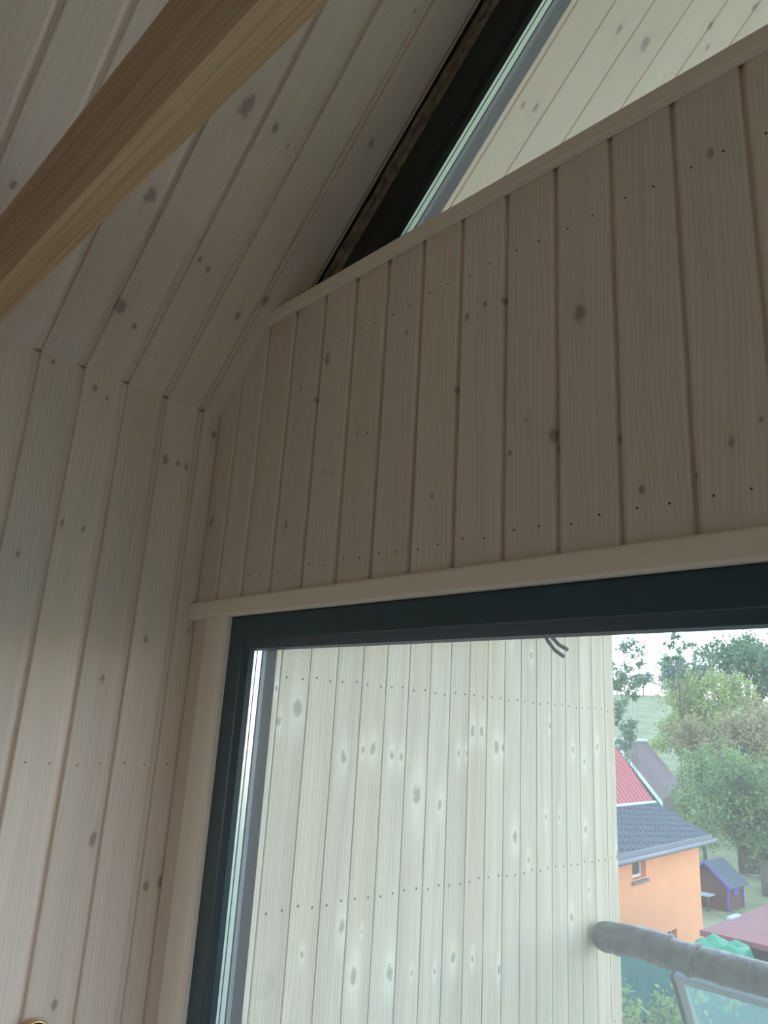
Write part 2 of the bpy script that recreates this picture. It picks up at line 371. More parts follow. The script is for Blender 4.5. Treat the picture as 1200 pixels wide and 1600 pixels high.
KS=[(1.248,1.267,0.023),(1.137,1.328,0.01),(1.157,1.367,0.014),(1.44,1.465,0.014),(1.469,1.57,0.025),(1.596,1.779,0.011),(0.812,1.276,0.005),(1.635,1.739,0.015),(1.763,1.845,0.015)]
KE=[(1.977,-0.228,0.037),(2.098,-0.264,0.02),(2.548,-0.395,0.025),(2.51,0.37,0.021),(1.629,-0.111,0.022),(1.432,0.03,0.029),(1.367,-0.015,0.015),(1.712,-0.088,0.014),(1.758,-0.084,0.021),(1.846,-0.103,0.017),(1.892,-0.108,0.017),(2.195,-0.091,0.016),(2.239,-0.091,0.014),(2.27,-0.01,0.022),(2.328,-0.008,0.022),(2.421,-0.064,0.027),(2.463,-0.071,0.018),(2.652,0.309,0.016),(2.969,-0.067,0.017),(3.062,-0.114,0.017),(3.175,-0.049,0.018),(3.064,-0.393,0.017),(3.334,-0.517,0.023),(2.759,-0.332,0.013),(2.858,-0.338,0.013),(2.79,0.028,0.014),(2.638,-0.481,0.015),(1.671,-0.596,0.021),(1.731,-0.735,0.027),(1.325,-0.697,0.019),(1.755,-0.619,0.008),(1.525,-0.648,0.011),(1.888,-0.754,0.028),(1.989,-0.768,0.009),(2.195,-0.755,0.02),(2.3,-0.777,0.013),(2.457,-0.834,0.019),(2.101,-0.783,0.011),(2.944,-0.721,0.021),(3.082,-0.634,0.012),(1.346,0.08,0.011)]


rng = random.Random(4)
# left wall
wl = MB().box((XL - .10, YB - .1, ZF - .1), (XL - .0125, 1.12, ZE + .02)).build('wall_left', M_CORE)
tag(wl, 'knee wall of upright whitewashed softline boards on the left of the room', 'wall', kind='structure')
J = joints([.503, .612, .727, .840, .952], YB, 1.064, .1118)
JL = J
for a, b in zip(J, J[1:]):
    w = b - a
    if a > .25: kn = [(y - a, z, r) for y, z, r in KL if a - .01 < y < b + .01]
    else: kn = rnd_knots(rng, w, ZF, ZE)
    plank(wl, (XL, a, 0), (0, 1, 0), (0, 0, 1), (1, 0, 0), w, ZF, ZE, M_IN, kn)
nail_row(wl, [(XL, a + d, z + rng.uniform(-.004, .004)) for a, b in zip(J, J[1:]) if a > -.4 for z in (-.13,) for d in (.028, .080)], (1, 0, 0), r=.0022)
# right wall
SY0, SY1, SZ0, SZ1 = -2.6, .88, -1.60, .20        # opening of the unseen side window, added for light on the left wall
wr = MB().box((XR + .0125, YB - .1, ZF - .1), (XR + .10, SY0, ZE + .02)).box((XR + .0125, SY1, ZF - .1), (XR + .10, 1.12, ZE + .02)).box((XR + .0125, SY0, SZ1), (XR + .10, SY1, ZE + .02)).box((XR + .0125, SY0, ZF - .1), (XR + .10, SY1, SZ0)).build('wall_right', M_CORE)
tag(wr, 'knee wall of upright whitewashed boards on the right of the room, out of view', 'wall', kind='structure')
for a, b in zip(J, J[1:]):
    plank(wr, (XR, b, 0), (0, -1, 0), (0, 0, 1), (-1, 0, 0), b - a, SZ1 if SY0 - .05 < a < SY1 - .02 else ZF, ZE, M_IN, rnd_knots(rng, b - a, ZF, ZE))
# ceiling: two board-clad slopes
def slope_slab(y0, y1, d0, d1):          # both slopes, from d0 to d1 above the board faces
    mb = MB()
    for s, xe in ((1, XL), (-1, XR)):
        e = Vector((xe, 0, ZE)); V = Vector((s * R2, 0, R2)); Nn = Vector((-s * R2, 0, R2))
        a = e + Nn * d0 - V * .25; b = Vector((XC, 0, ZR + d0 / R2))
        mb.slab([(a.x, y0, a.z), (a.x, y1, a.z), (b.x, y1, b.z), (b.x, y0, b.z)], Nn * (d1 - d0))
    return mb
ce = slope_slab(YB - .1, 1.064, .0125, .12).build('ceiling', M_CORE)
tag(ce, 'sloping ceiling of whitewashed softline boards running up to the ridge', 'ceiling', kind='structure')
LS = (XC - XL) / R2
for a, b in zip(J, J[1:]):
    w = b - a
    if a > .15: kn = [(y - a, s, r) for s, y, r in KC if a - .01 < y < b + .01]
    else: kn = rnd_knots(rng, w, 0, LS, .9)
    plank(ce, (XL, a, ZE), (0, 1, 0), (R2, 0, R2), (R2, 0, -R2), w, .0, LS, M_IN, kn)
    plank(ce, (XR, b, ZE), (0, -1, 0), (-R2, 0, R2), (-R2, 0, -R2), w, .0, LS, M_IN, rnd_knots(rng, w, 0, LS, .9))
# floor, back wall
fl = MB().box((XL - .1, YB - .1, ZF - .12), (XR + .1, 1.12, ZF - .02)).build('floor', M_CORE)
tag(fl, 'brown timber floor of the room', 'floor', kind='structure')
x = XL
while x < XR - .01:
    w = min(.14, XR - x); plank(fl, (x, 0, ZF), (1, 0, 0), (0, 1, 0), (0, 0, 1), w, YB, 1.0, M_FLOOR, rnd_knots(rng, w, YB, 1), sec_tight, .02); x += w
wb = MB().slab([(XL - .1, YB - .1, ZF), (XR + .1, YB - .1, ZF), (XR + .1, YB - .1, ZE), (XC, YB - .1, ZR + .15), (XL - .1, YB - .1, ZE)], (0, .1 - .0125, 0)).build('wall_back', M_CORE)
tag(wb, 'boarded gable wall behind the photographer, out of view', 'wall', kind='structure')
x = XR
zt = lambda q: ZE + min(q - XL, XR - q)
while x > XL + .01:
    w = min(.1118, x - XL)
    plank(wb, (x, YB, 0), (-1, 0, 0), (0, 0, 1), (0, 1, 0), w, ZF, (zt(x), zt(x - w)), M_DIM, rnd_knots(rng, w, ZF, ZE)); x -= w

# gable wall with the two windows
WX0, WX1 = -1.575, 2.30                  # lower window opening
wg = MB()
wg.box((XL, YG + .0125, ZF), (WX0 - .02, 1.12, .25))          # left of the window
wg.box((WX1 + .02, YG + .0125, ZF), (XR, 1.12, .25))
wg.slab([(XL, YG + .0125, .235), (XR, YG + .0125, .235), (XR, YG + .0125, ZE), (XR - .225, YG + .0125, ZE + .225), (XL + .225, YG + .0125, ZE + .225), (XL, YG + .0125, ZE)], (0, .1, 0))
wg = wg.build('wall_front', M_CORE)
tag(wg, 'gable wall of dark shaded upright boards between the two windows', 'wall', kind='structure')
JG = [XL, -1.651, -1.539, -1.423, -1.306, -1.190, -1.082, -.974, -.865, -.752, -.641, -.529, -.416, -.304]
while JG[-1] < XR - .13: JG.append(JG[-1] + .1125)
JG.append(XR)
for a, b in zip(JG, JG[1:]):
    top = lambda q: min(1.034, ZE + (q - XL), ZE + (XR - q))
    kn = [(x - a, z, r) for x, z, r in KG if a - .01 < x < b + .01] if a < -.25 else rnd_knots(rng, b - a, .3, 1.0, .4)
    v0 = ZF if (b < WX0 - .05 or a > WX1 + .02) else .235
    plank(wg, (a, YG, 0), (1, 0, 0), (0, 0, 1), (0, -1, 0), b - a, v0, (top(a), top(b)), M_IN, kn, sec_gable)
nail_row(wg, [(a + d, YG, z + rng.uniform(-.005, .005)) for a, b in zip(JG, JG[1:]) for z in (.325, .875) for d in (.030, .080) if not (z > .5 and a < -1.4)], (0, -1, 0), r=.0022)

# trims: profile strips (local y runs along the piece so the grain follows)
def strip(name, O, U, V, N, w, L, sec_pts, label, mat=M_TRIM):
    mb = MB(); mb.sweep([[(a, 0, n) for a, n in sec_pts], [(a, L, n) for a, n in sec_pts]])
    o = mb.build(name, mat, None, M=frame(O, U, V, N)); return tag(o, label, 'trim', kind='structure')
def rnd_sec(w, t, r):                    # board section with rounded front edges
    pts = [(0, 0)]
    for k in range(5): q = k * math.pi / 8; pts.append((r - r * math.cos(q), t - r + r * math.sin(q)))
    for k in range(5): q = k * math.pi / 8; pts.append((w - r + r * math.sin(q), t - r + r * math.cos(q)))
    pts.append((w, 0)); return pts
# head trim: V along X, U down (-Z), N = U x V = (-Z) x X = -Y
strip('trim_1', (XL + .001, YG, .274), (0, 0, -1), (1, 0, 0), (0, -1, 0), .046, XR - XL - .002, rnd_sec(.046, .017, .008), 'pale horizontal wooden strip along the head of the lower window')
# sill nosing of the gable window
xs = XL + (1.018 - ZE)
mb = MB()
s0 = [(xs + .001, 1.018), (XR - (1.018 - ZE), 1.018), (XR - (1.050 - ZE), 1.050), (XL + (1.050 - ZE), 1.050)]
o = mb.slab([(z, x, 0) for x, z in s0], (0, 0, .018)).build('trim_2', M_TRIM, None, bevel=.0025, M=frame((0, YG, 0), (0, 0, 1), (1, 0, 0), (0, 1, 0)) @ Matrix.Translation((0, 0, -.018)))
tag(o, 'wooden sill strip rising across the top of the gable boards under the sloped window', 'trim', kind='structure')
# sill board behind the nosing
s1 = [(XL + .222, YG + .001), (XR - .222, YG + .001), (XR - .222, 1.059), (XL + .222, 1.059)]
o = MB().slab([(y, x, 0) for x, y in s1], (0, 0, -.012)).build('trim_3', M_TRIM, None, M=frame((0, 0, 1.048), (0, 1, 0), (1, 0, 0), (0, 0, -1)))
tag(o, 'flat wooden sill board of the sloped gable window behind its nosing', 'trim', kind='structure')
# vertical batten left of the lower window; U=+X V=+Z N=-Y
bt = [(0, 0), (.0, .004), (.006, .010), (.020, .014), (.040, .0155), (.060, .015), (.078, .0115), (.088, .006), (.096, .003), (.096, -.02), (0, -.001)]
mb = MB(); mb.sweep([[(a, ZF, n) for a, n in bt], [(a, .229, n) for a, n in bt]])
o = mb.build('trim_4', M_TRIM, None, M=frame((-1.667, YG - .0005, 0), (1, 0, 0), (0, 0, 1), (0, -1, 0)))
tag(o, 'rounded upright wooden batten between the left wall boards and the dark window frame', 'trim', kind='structure')
o = mb.build('trim_5', M_TRIM, None, M=frame((WX1 - .005, YG - .0005, 0), (1, 0, 0), (0, 0, 1), (0, -1, 0)))
tag(o, 'rounded upright wooden batten right of the window, out of view', 'trim', kind='structure')

# ------------------------------------------------------------------ windows
def poly_inset(P, d):                    # inward offset of a convex counter-clockwise polygon (x, z)
    n = len(P); out = []
    for i in range(n):
        p0, p1, p2 = Vector(P[i - 1]), Vector(P[i]), Vector(P[(i + 1) % n])
        e1 = (p1 - p0).normalized(); e2 = (p2 - p1).normalized()
        n1 = Vector((-e1.y, e1.x)); n2 = Vector((-e2.y, e2.x))
        b = (n1 + n2); b = b / b.dot(n1)
        out.append(p1 + b * d)
    return out
def sash(name, P, rings, mat, parent=None):   # rings: (inset, y) profile; one mitred bar per side, joined as a frame
    n = len(P); mb = MB(); L = [poly_inset(P, d) for d, _ in rings]
    for i in range(n):
        j = (i + 1) % n
        mb.sweep([[(L[k][i].x, rings[k][1], L[k][i].y) for k in range(len(rings))], [(L[k][j].x, rings[k][1], L[k][j].y) for k in range(len(rings))]])
    return mb.build(name, mat, parent)
def window(name, P, y, label, face, fmat=None):
    """face: visible width of the frame; y: its front."""
    prof = [(0, y + .10), (0, y), (face - .022, y), (face - .020, y + .003), (face - .010, y + .006), (face, y + .010), (face + .004, y + .022), (face - .012, y + .024), (face - .012, y + .10)]
    fr = sash(name, P, prof, fmat or M_ANTH); tag(fr, label, 'window', kind='structure')
    gi = face - .013
    sash('spacer', P, [(gi + .000, y + .0275), (gi + .004, y + .0275), (gi + .004, y + .0375), (gi, y + .0375)], M_ALU, fr)
    sash('spacer', P, [(gi + .000, y + .0405), (gi + .004, y + .0405), (gi + .004, y + .0525), (gi, y + .0525)], M_ALU, fr)
    sash('seal', P, [(gi, y + .0375), (gi + .003, y + .0375), (gi + .003, y + .0405), (gi, y + .0405)], M_SEAL, fr)
    sash('outer_profile', P, [(gi - .002, y + .0555), (gi + .006, y + .0555), (gi + .006, y + .066), (gi + .001, y + .068), (gi + .001, y + .1005), (gi - .01, y + .1005)], M_ANTH2, fr)
    Q = poly_inset(P, gi)
    for yy in (y + .0245, y + .0535):
        mb = MB().slab([(q.x, yy, q.y) for q in Q], (0, .002, 0)); mb.build('glass_pane', M_GLASS, fr)
    return fr
P1 = [(WX0, -1.60), (0.30, -1.60), (0.30, .229), (WX0, .229)]
w1 = window('window_1', P1, 1.008, 'large dark-framed lower window looking onto the terrace and garden', .078)
P1b = [(0.302, -1.60), (WX1, -1.60), (WX1, .229), (0.302, .229)]
w1b = window('window_2', P1b, 1.008, 'second dark-framed sash of the lower window, right of the view', .078)
# gable window: trapezium under both slopes, frame set .07 below the boards
def under(d, zb):
    k = d / R2
    return [(XL + (zb - ZE) + k, zb), (XR - (zb - ZE) - k, zb), (XC, ZR - k)]
w4 = window('added_side_window', [(-SY1 - .05, -1.60), (-SY0 + .05, -1.60), (-SY0 + .05, .21), (-SY1 - .05, .21)], 0.0, 'dark-framed side window added in the right wall for light, out of view', .078)  # unseen window, added to brighten the lower left wall
w4.matrix_world = Matrix.Translation((XR - .005, 0, 0)) @ Matrix.Rotation(-math.pi / 2, 4, 'Z')
w2 = window('window_3', under(.068, 1.000), 1.060, 'triangular dark-framed gable window under the roof slope', .118, M_BLACKFR)
# crinkled membrane foil filling the gap above the frame
mb = MB(); n = 90
def foil(s, xe, d0, d1, y0, y1):
    V = Vector((s * R2, 0, R2)); Nn = Vector((s * R2, 0, -R2)); E0 = Vector((xe, 0, ZE)); rg = random.Random(9); rings = []
    for i in range(n + 1):
        t = .28 + (LS - .30) * i / n; j = rg.uniform; c = E0 + V * t
        w = .010 * math.sin(i * .55) + j(-.004, .004)
        pts = [(d0, y0 + .006), (d0 + .006, y0 - .002 + j(-.002, .003)), (.022 + j(-.005, .005), y0 + .004 + j(-.004, .004)), (.042 + j(-.005, .005), y0 - .001 + j(-.004, .004)), (d1 - .006 + w * .6, y0 + .003 + j(-.003, .003)), (d1 + w * .6, y0 + .010), (d1, y1), (d0, y1)]
        rings.append([(c + Nn * a) + Vector((0, b, 0)) for a, b in pts])
    return rings
mb.sweep(foil(1, XL, .002, .068, 1.064, 1.10))
mb.sweep(foil(-1, XR, .002, .068, 1.064, 1.10))
o = mb.build('trim_6', M_FOIL); tag(o, 'crinkled dark shiny membrane strip between ceiling boards and gable window frame', 'trim', kind='structure')
# dark rafter blocking behind the foil
o = slope_slab(1.066, 1.17, .0015, .12).build('trim_7', M_SEAL); tag(o, 'black roof edge packing above the gable window frame', 'trim', kind='structure')

# ------------------------------------------------------------------ roof overhang and terrace wall
YO = 3.34
so = slope_slab(1.165, YO + .02, .0125, .12).build('soffit', M_CORE)
tag(so, 'pale pine soffit boards under the roof overhang outside the gable window', 'soffit', kind='structure')
JS = joints([1.195, 1.300, 1.403, 1.514, 1.629, 1.739, 1.849], 1.166, YO, .111)
for a, b in zip(JS, JS[1:]):
    w = b - a
    kn = [(y - a, s, r) for s, y, r in KS if a - .01 < y < b + .01]
    if a > 1.9: kn = rnd_knots(rng, w, 0, LS, .6)
    plank(so, (XL, a, ZE), (0, 1, 0), (R2, 0, R2), (R2, 0, -R2), w, -.07, LS, M_SOF, kn, sec_tight)
    plank(so, (XR, b, ZE), (0, -1, 0), (-R2, 0, R2), (-R2, 0, -R2), w, -.25, LS, M_SOF, rnd_knots(rng, w, 0, LS, .6), sec_tight)
XE = -1.82
zt0 = ZE + (XE - XL) + .0
wt = MB().box((XE - .12, 1.12, ZF - .2), (XE - .0125, YO, zt0)).build('wall_terrace', M_RENDER)
tag(wt, 'terrace side wall clad in upright pale greenish pine boards outside the window', 'wall', kind='structure')
JE = joints([1.357 + .1113 * k for k in range(17)], 1.122, YO, .1113)
nl = []
for a, b in zip(JE, JE[1:]):
    kn = [(y - a, z, r) for y, z, r in KE if a - .008 < y < b + .008]
    plank(wt, (XE, a, 0), (0, 1, 0), (0, 0, 1), (1, 0, 0), b - a, ZF - .2, zt0 - .001, M_EXT, kn, sec_tight)
    for d in (.027, .083):
        for z in (.117, -.525, -1.16): nl.append((XE, a + d + rng.uniform(-.004, .004), z + rng.uniform(-.006, .006)))
nail_row(wt, nl, (1, 0, 0), r=.0044)
# outside face of the gable wall
og = MB().box((XE, 1.122, ZF - .2), (WX0 + .02, 1.135, .70)).box((WX1 - .02, 1.122, ZF - .2), (XR, 1.135, .70))
og.slab([(XE, 1.122, .20), (XR, 1.122, .20), (XR, 1.122, .75), (XR - .24, 1.122, 1.03), (XL + .24, 1.122, 1.03), (XE, 1.122, .70)], (0, .013, 0))
og = og.build('wall_outside', M_RENDER); tag(og, 'outer face of the gable wall between the windows', 'wall', kind='structure')
# terrace deck
dk = MB().box((XE - .1, 1.12, ZF - .30), (XR + .6, YO, ZF - .06)).build('floor_terrace', M_CORE)
tag(dk, 'boarded terrace floor outside the lower window', 'floor', kind='structure')
y = 1.14
while y < YO - .05:
    MB().box((XE, y, ZF - .06), (XR + .5, y + .132, ZF - .035)).build('plank', M_DECK, dk, bevel=.003, seg=1)
    y += .14

# ------------------------------------------------------------------ tie beam
BY0, BY1, BZ0, BZ1 = .300, .352, .730, .935
tb = MB().slab([(BZ0, XL + .001, 0), (BZ0, XR - .001, 0), (ZE, XR - .001, 0), (BZ1, XR - (BZ1 - ZE) - .001, 0), (BZ1, XL + (BZ1 - ZE) + .001, 0), (ZE, XL + .001, 0)], (0, 0, BY1 - BY0))
tb = tb.build('tie_beam', M_BEAM, None, bevel=.002, M=frame((0, BY0, 0), (0, 0, 1), (1, 0, 0), (0, 1, 0)))
tag(tb, 'raw pine tie beam spanning the room below the sloping ceiling boards', 'beam')
tb['knot_a'] = [.085, -1.03, .012]; 
# ------------------------------------------------------------------ brass ring light low on the left wall
lp = empty('wall_light', (XL, .744, -.664), label='round brass-rimmed dark glass light low on the left wall boards', cat='light')
def ringpts(r, x, n=28): return [(x, r * math.cos(2 * math.pi * k / n), r * math.sin(2 * math.pi * k / n)) for k in range(n)]
MB().sweep([ringpts(.030, .0), ringpts(.030, .022), ringpts(.026, .026)]).build('body', M_BRASS, lp, smooth=False)
mb = MB(); rs = []
for k in range(33):
    t = 2 * math.pi * k / 32; c = Vector((.027, .032 * math.cos(t), .032 * math.sin(t))); rad = Vector((0, math.cos(t), math.sin(t)))
    rs.append([c + (rad * math.cos(q) + Vector((1, 0, 0)) * math.sin(q)) * .0028 for q in [j * math.pi / 4 for j in range(8)]])
mb.sweep(rs).build('rim', M_BRASS, lp, smooth=True)
MB().sweep([ringpts(.0305, .0265), ringpts(.027, .030), ringpts(.018, .034), ringpts(.006, .0355)]).build('lens', M_DARKGLASS, lp, smooth=True)

# ------------------------------------------------------------------ loose cable outside the window head
cb = empty('loose_cable', (-.765, 1.137, .20), label='loose pair of black wires hanging outside under the window head', cat='cable')
MB().tube([(-.012, -.004, .26), (-.010, .012, .16), (-.006, .016, .05), (0, .013, -.02), (.012, .013, -.042), (.026, .013, -.058), (.044, .013, -.0695)], .0034, 8).build('wire', M_BLACK, cb, smooth=True)
MB().tube([(-.004, .000, .26), (-.002, .020, .16), (.002, .022, .05), (.006, .020, -.018), (.017, .018, -.034), (.032, .016, -.048), (.050, .016, -.0575)], .0034, 8).build('wire', M_BLACK, cb, smooth=True)

# ------------------------------------------------------------------ wrapped handrail and the glazed panel under it
hr = empty('wrapped_handrail', (-1.808, 3.11, -.803), label='thick terrace handrail wrapped in crumpled grey plastic film', cat='handrail')
rg = random.Random(3); n = 150; L = 4.0
mb = MB(); rings = []; nn = 20
for i in range(n + 1):
    x = L * (i / n) ** 1.25; seg = int(x / .17); r = (.058 if x < .45 else max(.050, .058 - .02 * (x - .45))) + .003 * math.sin(seg * 2.3) + .002 * ((x / .17) % 1)
    if i < 6: r *= (.40, .72, .88, .95, .98, 1.0)[i]
    rings.append([(x, math.cos(2 * math.pi * k / nn) * (r + rg.uniform(-.0018, .0018) + .003 * math.sin(3 * k + i * .35)), math.sin(2 * math.pi * k / nn) * (r + rg.uniform(-.0018, .0018)) + .012 * math.exp(-((x - .22) / .12) ** 2)) for k in range(nn)])
mb.sweep(rings).build('film_wrap', M_WRAP, hr, smooth=True)
for x in (.12, .30, .41, .62, .80, 1.0, 1.25, 1.5, 1.9, 2.3, 2.8, 3.3):                 # tape edges where the film overlaps
    mb = MB(); c = .012 * math.exp(-((x - .22) / .12) ** 2); rr = .0635 if x < .45 else max(.0535, .0615 - .02 * (x - .45))
    mb.sweep([[(x + .02 * math.sin(t) + dx, rr * math.cos(t), c + rr * math.sin(t)) for t in [2 * math.pi * k / 20 for k in range(20)]] for dx in (0, .012)])
    mb.build('tape_band', M_WRAP, hr, smooth=True)
for x in (.9, 2.4, 3.9): MB().tube([(x, 0, -.05), (x, 0, -.90)], .021, 12).build('post', M_BRONZE, hr, smooth=True)
# the panel leans outwards: along +X and (0, .475, -.88)
gp = empty('glazed_panel', (-1.490, 3.165, -.868), label='white-framed glass panel slanting outwards below the wrapped handrail', cat='panel')
D = Vector((0, .475, -.88)); Dn = Vector((0, -.88, -.475)); PW, PH = 3.4, 1.5
def bar(a, b, w0, w1, d0, d1, name, mat):         # a,b: along x / along D
    mb = MB(); q = [Vector((a[0], 0, 0)) + D * a[1], Vector((b[0], 0, 0)) + D * a[1], Vector((b[0], 0, 0)) + D * b[1], Vector((a[0], 0, 0)) + D * b[1]]
    mb.slab([p + Dn * d0 for p in q], Dn * (d1 - d0)).build(name, mat, gp, bevel=.002, seg=1)
bar((0, 0), (PW, .022), 0, 0, 0, .035, 'top_rail', M_WHITE)
bar((.012, .022), (PW, .040), 0, 0, .0, .018, 'top_bead', M_BRONZE)
bar((-.014, .0), (0.0, PH), 0, 0, -.01, .035, 'side_edge', M_BRONZE)
bar((0, .022), (.034, PH), 0, 0, 0, .030, 'side_rail', M_WHITE)
bar((1.15, .04), (1.18, PH), 0, 0, 0, .030, 'side_rail', M_WHITE)
bar((2.3, .04), (2.33, PH), 0, 0, 0, .030, 'side_rail', M_WHITE)
bar((0, PH), (PW, PH + .03), 0, 0, 0, .030, 'bottom_rail', M_WHITE)
bar((.034, .040), (PW, PH), 0, 0, .006, .010, 'glass_pane', M_GLASS2)

# ------------------------------------------------------------------ ground
GZ = -4.9
def gz(x, y):
    d = math.hypot(x, y); t = max(0, d - 40); q = min(1, max(0, (math.atan2(-x, y) + .26) / .47)); q = q * q * (3 - 2 * q)
    return GZ + (.14 * t if t < 35 else 4.9 + .095 * (t - 35)) * q + .10 * math.sin(x * .3) * math.cos(y * .23)
gr = MB(); nx = 96
sp_ = lambda t, a: a * math.sinh(3.2 * t) / math.sinh(3.2)
xs_ = [-12 + sp_(2 * i / nx - 1, 420) for i in range(nx + 1)]; ys_ = [15 + sp_(2 * j / nx - 1, 420) for j in range(nx + 1)]
gr.v = [(x, y, gz(x, y) - max(0, math.hypot(x, y) - 165) * .12) for y in ys_ for x in xs_]
gr.f = [(j * (nx + 1) + i, j * (nx + 1) + i + 1, (j + 1) * (nx + 1) + i + 1, (j + 1) * (nx + 1) + i) for j in range(nx) for i in range(nx)]
gr = gr.build('ground', M_GRASS, smooth=True); tag(gr, 'green meadow and garden lawn rising to a low hill beyond the houses', 'ground', kind='structure')

# ------------------------------------------------------------------ orange house; local x along the wall (away), y away from us, z up; origin at the near roof corner
def hframe(O, w):
    w = Vector(w).normalized(); l = Vector((-w.y, w.x, 0)); return frame(O, w, l, Vector((0, 0, 1)))
oh = empty('orange_house', label='orange rendered house with grey slate lower roof and red upper roof', cat='house')
oh.matrix_world = hframe((-8.788, 21.05, -2.35), (-.0857, .9963, 0))
WB = GZ + 2.35
wy = .30
body = MB()
# wall with two recessed windows, built as a grid of blocks round the openings
wins = [(-4.47, -3.70, -.665, -.175), (-2.85, -1.95, -2.48, -1.98)]
xsx = sorted({-8.5, -.12, *[a for w_ in wins for a in w_[:2]]}); zsz = sorted({WB, .13, *[a for w_ in wins for a in w_[2:]]})
for x0, x1 in zip(xsx, xsx[1:]):
    for z0, z1 in zip(zsz, zsz[1:]):
        if any(x0 >= w_[0] - 1e-6 and x1 <= w_[1] + 1e-6 and z0 >= w_[2] - 1e-6 and z1 <= w_[3] + 1e-6 for w_ in wins): continue
        body.box((x0, wy, z0), (x1, wy + .30, z1))
body.box((-8.5, wy + .30, WB), (-.12, 5.6, .13))
body.slab([(-.12, wy, .13), (-.12, 5.6, .13), (-.12, 2.92, 2.3), (-.12, 1.5, .66)], (-.3, 0, 0))
body.build('wall', M_ORANGE, oh)
for x0, x1, z0, z1 in wins:
    wn = MB(); yy = wy + .12; f = .05
    wn.box((x0, yy, z0), (x0 + f, yy + .05, z1)).box((x1 - f, yy, z0), (x1, yy + .05, z1)).box((x0 + f, yy, z0), (x1 - f, yy + .05, z0 + f)).box((x0 + f, yy, z1 - f), (x1 - f, yy + .05, z1))
    wn = wn.build('window', M_WINFR, oh)
    MB().box((x0 + f, yy + .03, z0 + f), (x1 - f, yy + .04, z1 - f)).build('pane', M_PANE, wn)
    MB().slab([(x0 - .06, wy - .06, z0 - .04), (x1 + .06, wy - .06, z0 - .04), (x1 + .06, wy + .16, z0 + .01), (x0 - .06, wy + .16, z0 + .01)], (0, 0, -.05)).build('sill', M_GUTTER, oh)
def roofslab(mb, y0, z0, y1, z1, x0, x1, t): return mb.slab([(x0, y0, z0), (x1, y0, z0), (x1, y1, z1), (x0, y1, z1)], (0, 0, -t))
roofslab(MB(), 0, 0, 1.48, .68, -8.8, 0, .09).build('slate_roof', M_SLATE, oh)
MB().box((-8.8, -.03, -.13), (0, .0, .02)).build('fascia', M_GUTTER, oh)
MB().tube([(-8.8, -.085, -.13), (.14, -.085, -.13)], .055, 10).build('gutter', M_GUTTER, oh, smooth=True)
MB().box((-8.8, 0, -.19), (-.02, wy, -.14)).build('eave_board', M_ORANGE2, oh)
red = roofslab(MB(), 1.48, .66, 2.92, 2.54, -8.8, 0, .08); roofslab(red, 4.9, .1, 2.92, 2.54, -8.8, 0, .08)
red = red.build('red_roof', M_REDROOF, oh)
MB().box((-8.8, 1.42, .63), (0, 1.50, .70)).build('flashing', M_FASCIA, oh)
x = -.10
rib = MB().tube([(0, 1.5, .70), (0, 2.90, 2.53)], .028, 6).mesh('rib', M_REDROOF)
while x > -8.7:
    o = bpy.data.objects.new('rib', rib); col.objects.link(o); o.parent = red; o.location = (x, 0, 0); x -= .24

# ------------------------------------------------------------------ brown-roofed house behind it
bh = empty('brown_roofed_house', label='house with weathered brown roof and pale blue verge behind the orange house', cat='house')
bh.matrix_world = hframe((-15.43, 32.09, -2.5), (-.36, .933, 0))
LB = 14.6
rf = roofslab(MB(), 0, 0, 1.87, 2.34, 0, LB, .10); roofslab(rf, 3.74, 0, 1.87, 2.34, 0, LB, .10)
rf.build('roof', M_VIOLET, bh)
MB().slab([(-.10, -.06, -.05), (-.10, 1.90, 2.40), (-.10, 1.90, 2.22), (-.10, -.06, -.25)], (.16, 0, 0)).slab([(-.10, 3.80, -.05), (-.10, 1.90, 2.40), (-.10, 1.90, 2.22), (-.10, 3.80, -.25)], (.16, 0, 0)).build('verge_board', M_FASCIA, bh)
MB().tube([(-.1, 1.87, 2.37), (LB, 1.87, 2.37)], .09, 8).build('ridge_cap', M_FASCIA, bh)
MB().box((.4, .35, GZ + 2.5), (LB - .4, 3.4, .35)).slab([(.4, .35, .3), (.4, 3.4, .3), (.4, 1.87, 2.2)], (.3, 0, 0)).build('wall', M_BRONZE, bh)

# ------------------------------------------------------------------ playhouse
ph = empty('playhouse', (-10.07, 25.07, GZ), label='small maroon wooden playhouse with violet corner posts on the lawn', cat='playhouse')
pw, pl_, pe, pr = 1.22, 1.20, .74, 1.30       # width (to -x), length, eave and ridge height
bd = MB().slab([(0, 0, 0), (-pw, 0, 0), (-pw, 0, pe), (-pw / 2, 0, pr - .05), (0, 0, pe)], (0, pl_, 0)).build('body', M_MAROON, ph)
for z in (.12, .24, .36, .48, .60, .72): MB().box((.0, .05, z), (.012, pl_ - .05, z + .008)).build('board_joint', M_FENCE, ph)
mb = MB()
for s in (1, -1):
    cx = -pw / 2
    mb.slab([(cx, -.14, pr), (cx + s * .76, -.14, pe - .09), (cx + s * .76, pl_ + .14, pe - .09), (cx, pl_ + .14, pr)], (0, 0, .045))
mb.build('roof', M_ROOFBLUE, ph)
for s in (1, -1):
    cx = -pw / 2
    MB().slab([(cx, -.16, pr + .05), (cx + s * .76, -.16, pe - .04), (cx + s * .76, -.16, pe - .13), (cx, -.16, pr - .04)], (0, .03, 0)).build('barge_board', M_PURPLE, ph)
for x, y in ((0, 0), (0, pl_), (-pw, 0), (-pw, pl_)): MB().box((x - .025, y - .025, 0), (x + .025, y + .025, pe)).build('corner_post', M_PURPLE, ph)
wn = MB().box((-.01, .42, .42), (.03, .82, .46)).box((-.01, .42, .66), (.03, .82, .70)).box((-.01, .42, .46), (.03, .46, .66)).box((-.01, .78, .46), (.03, .82, .66)).build('window', M_PURPLE, ph)
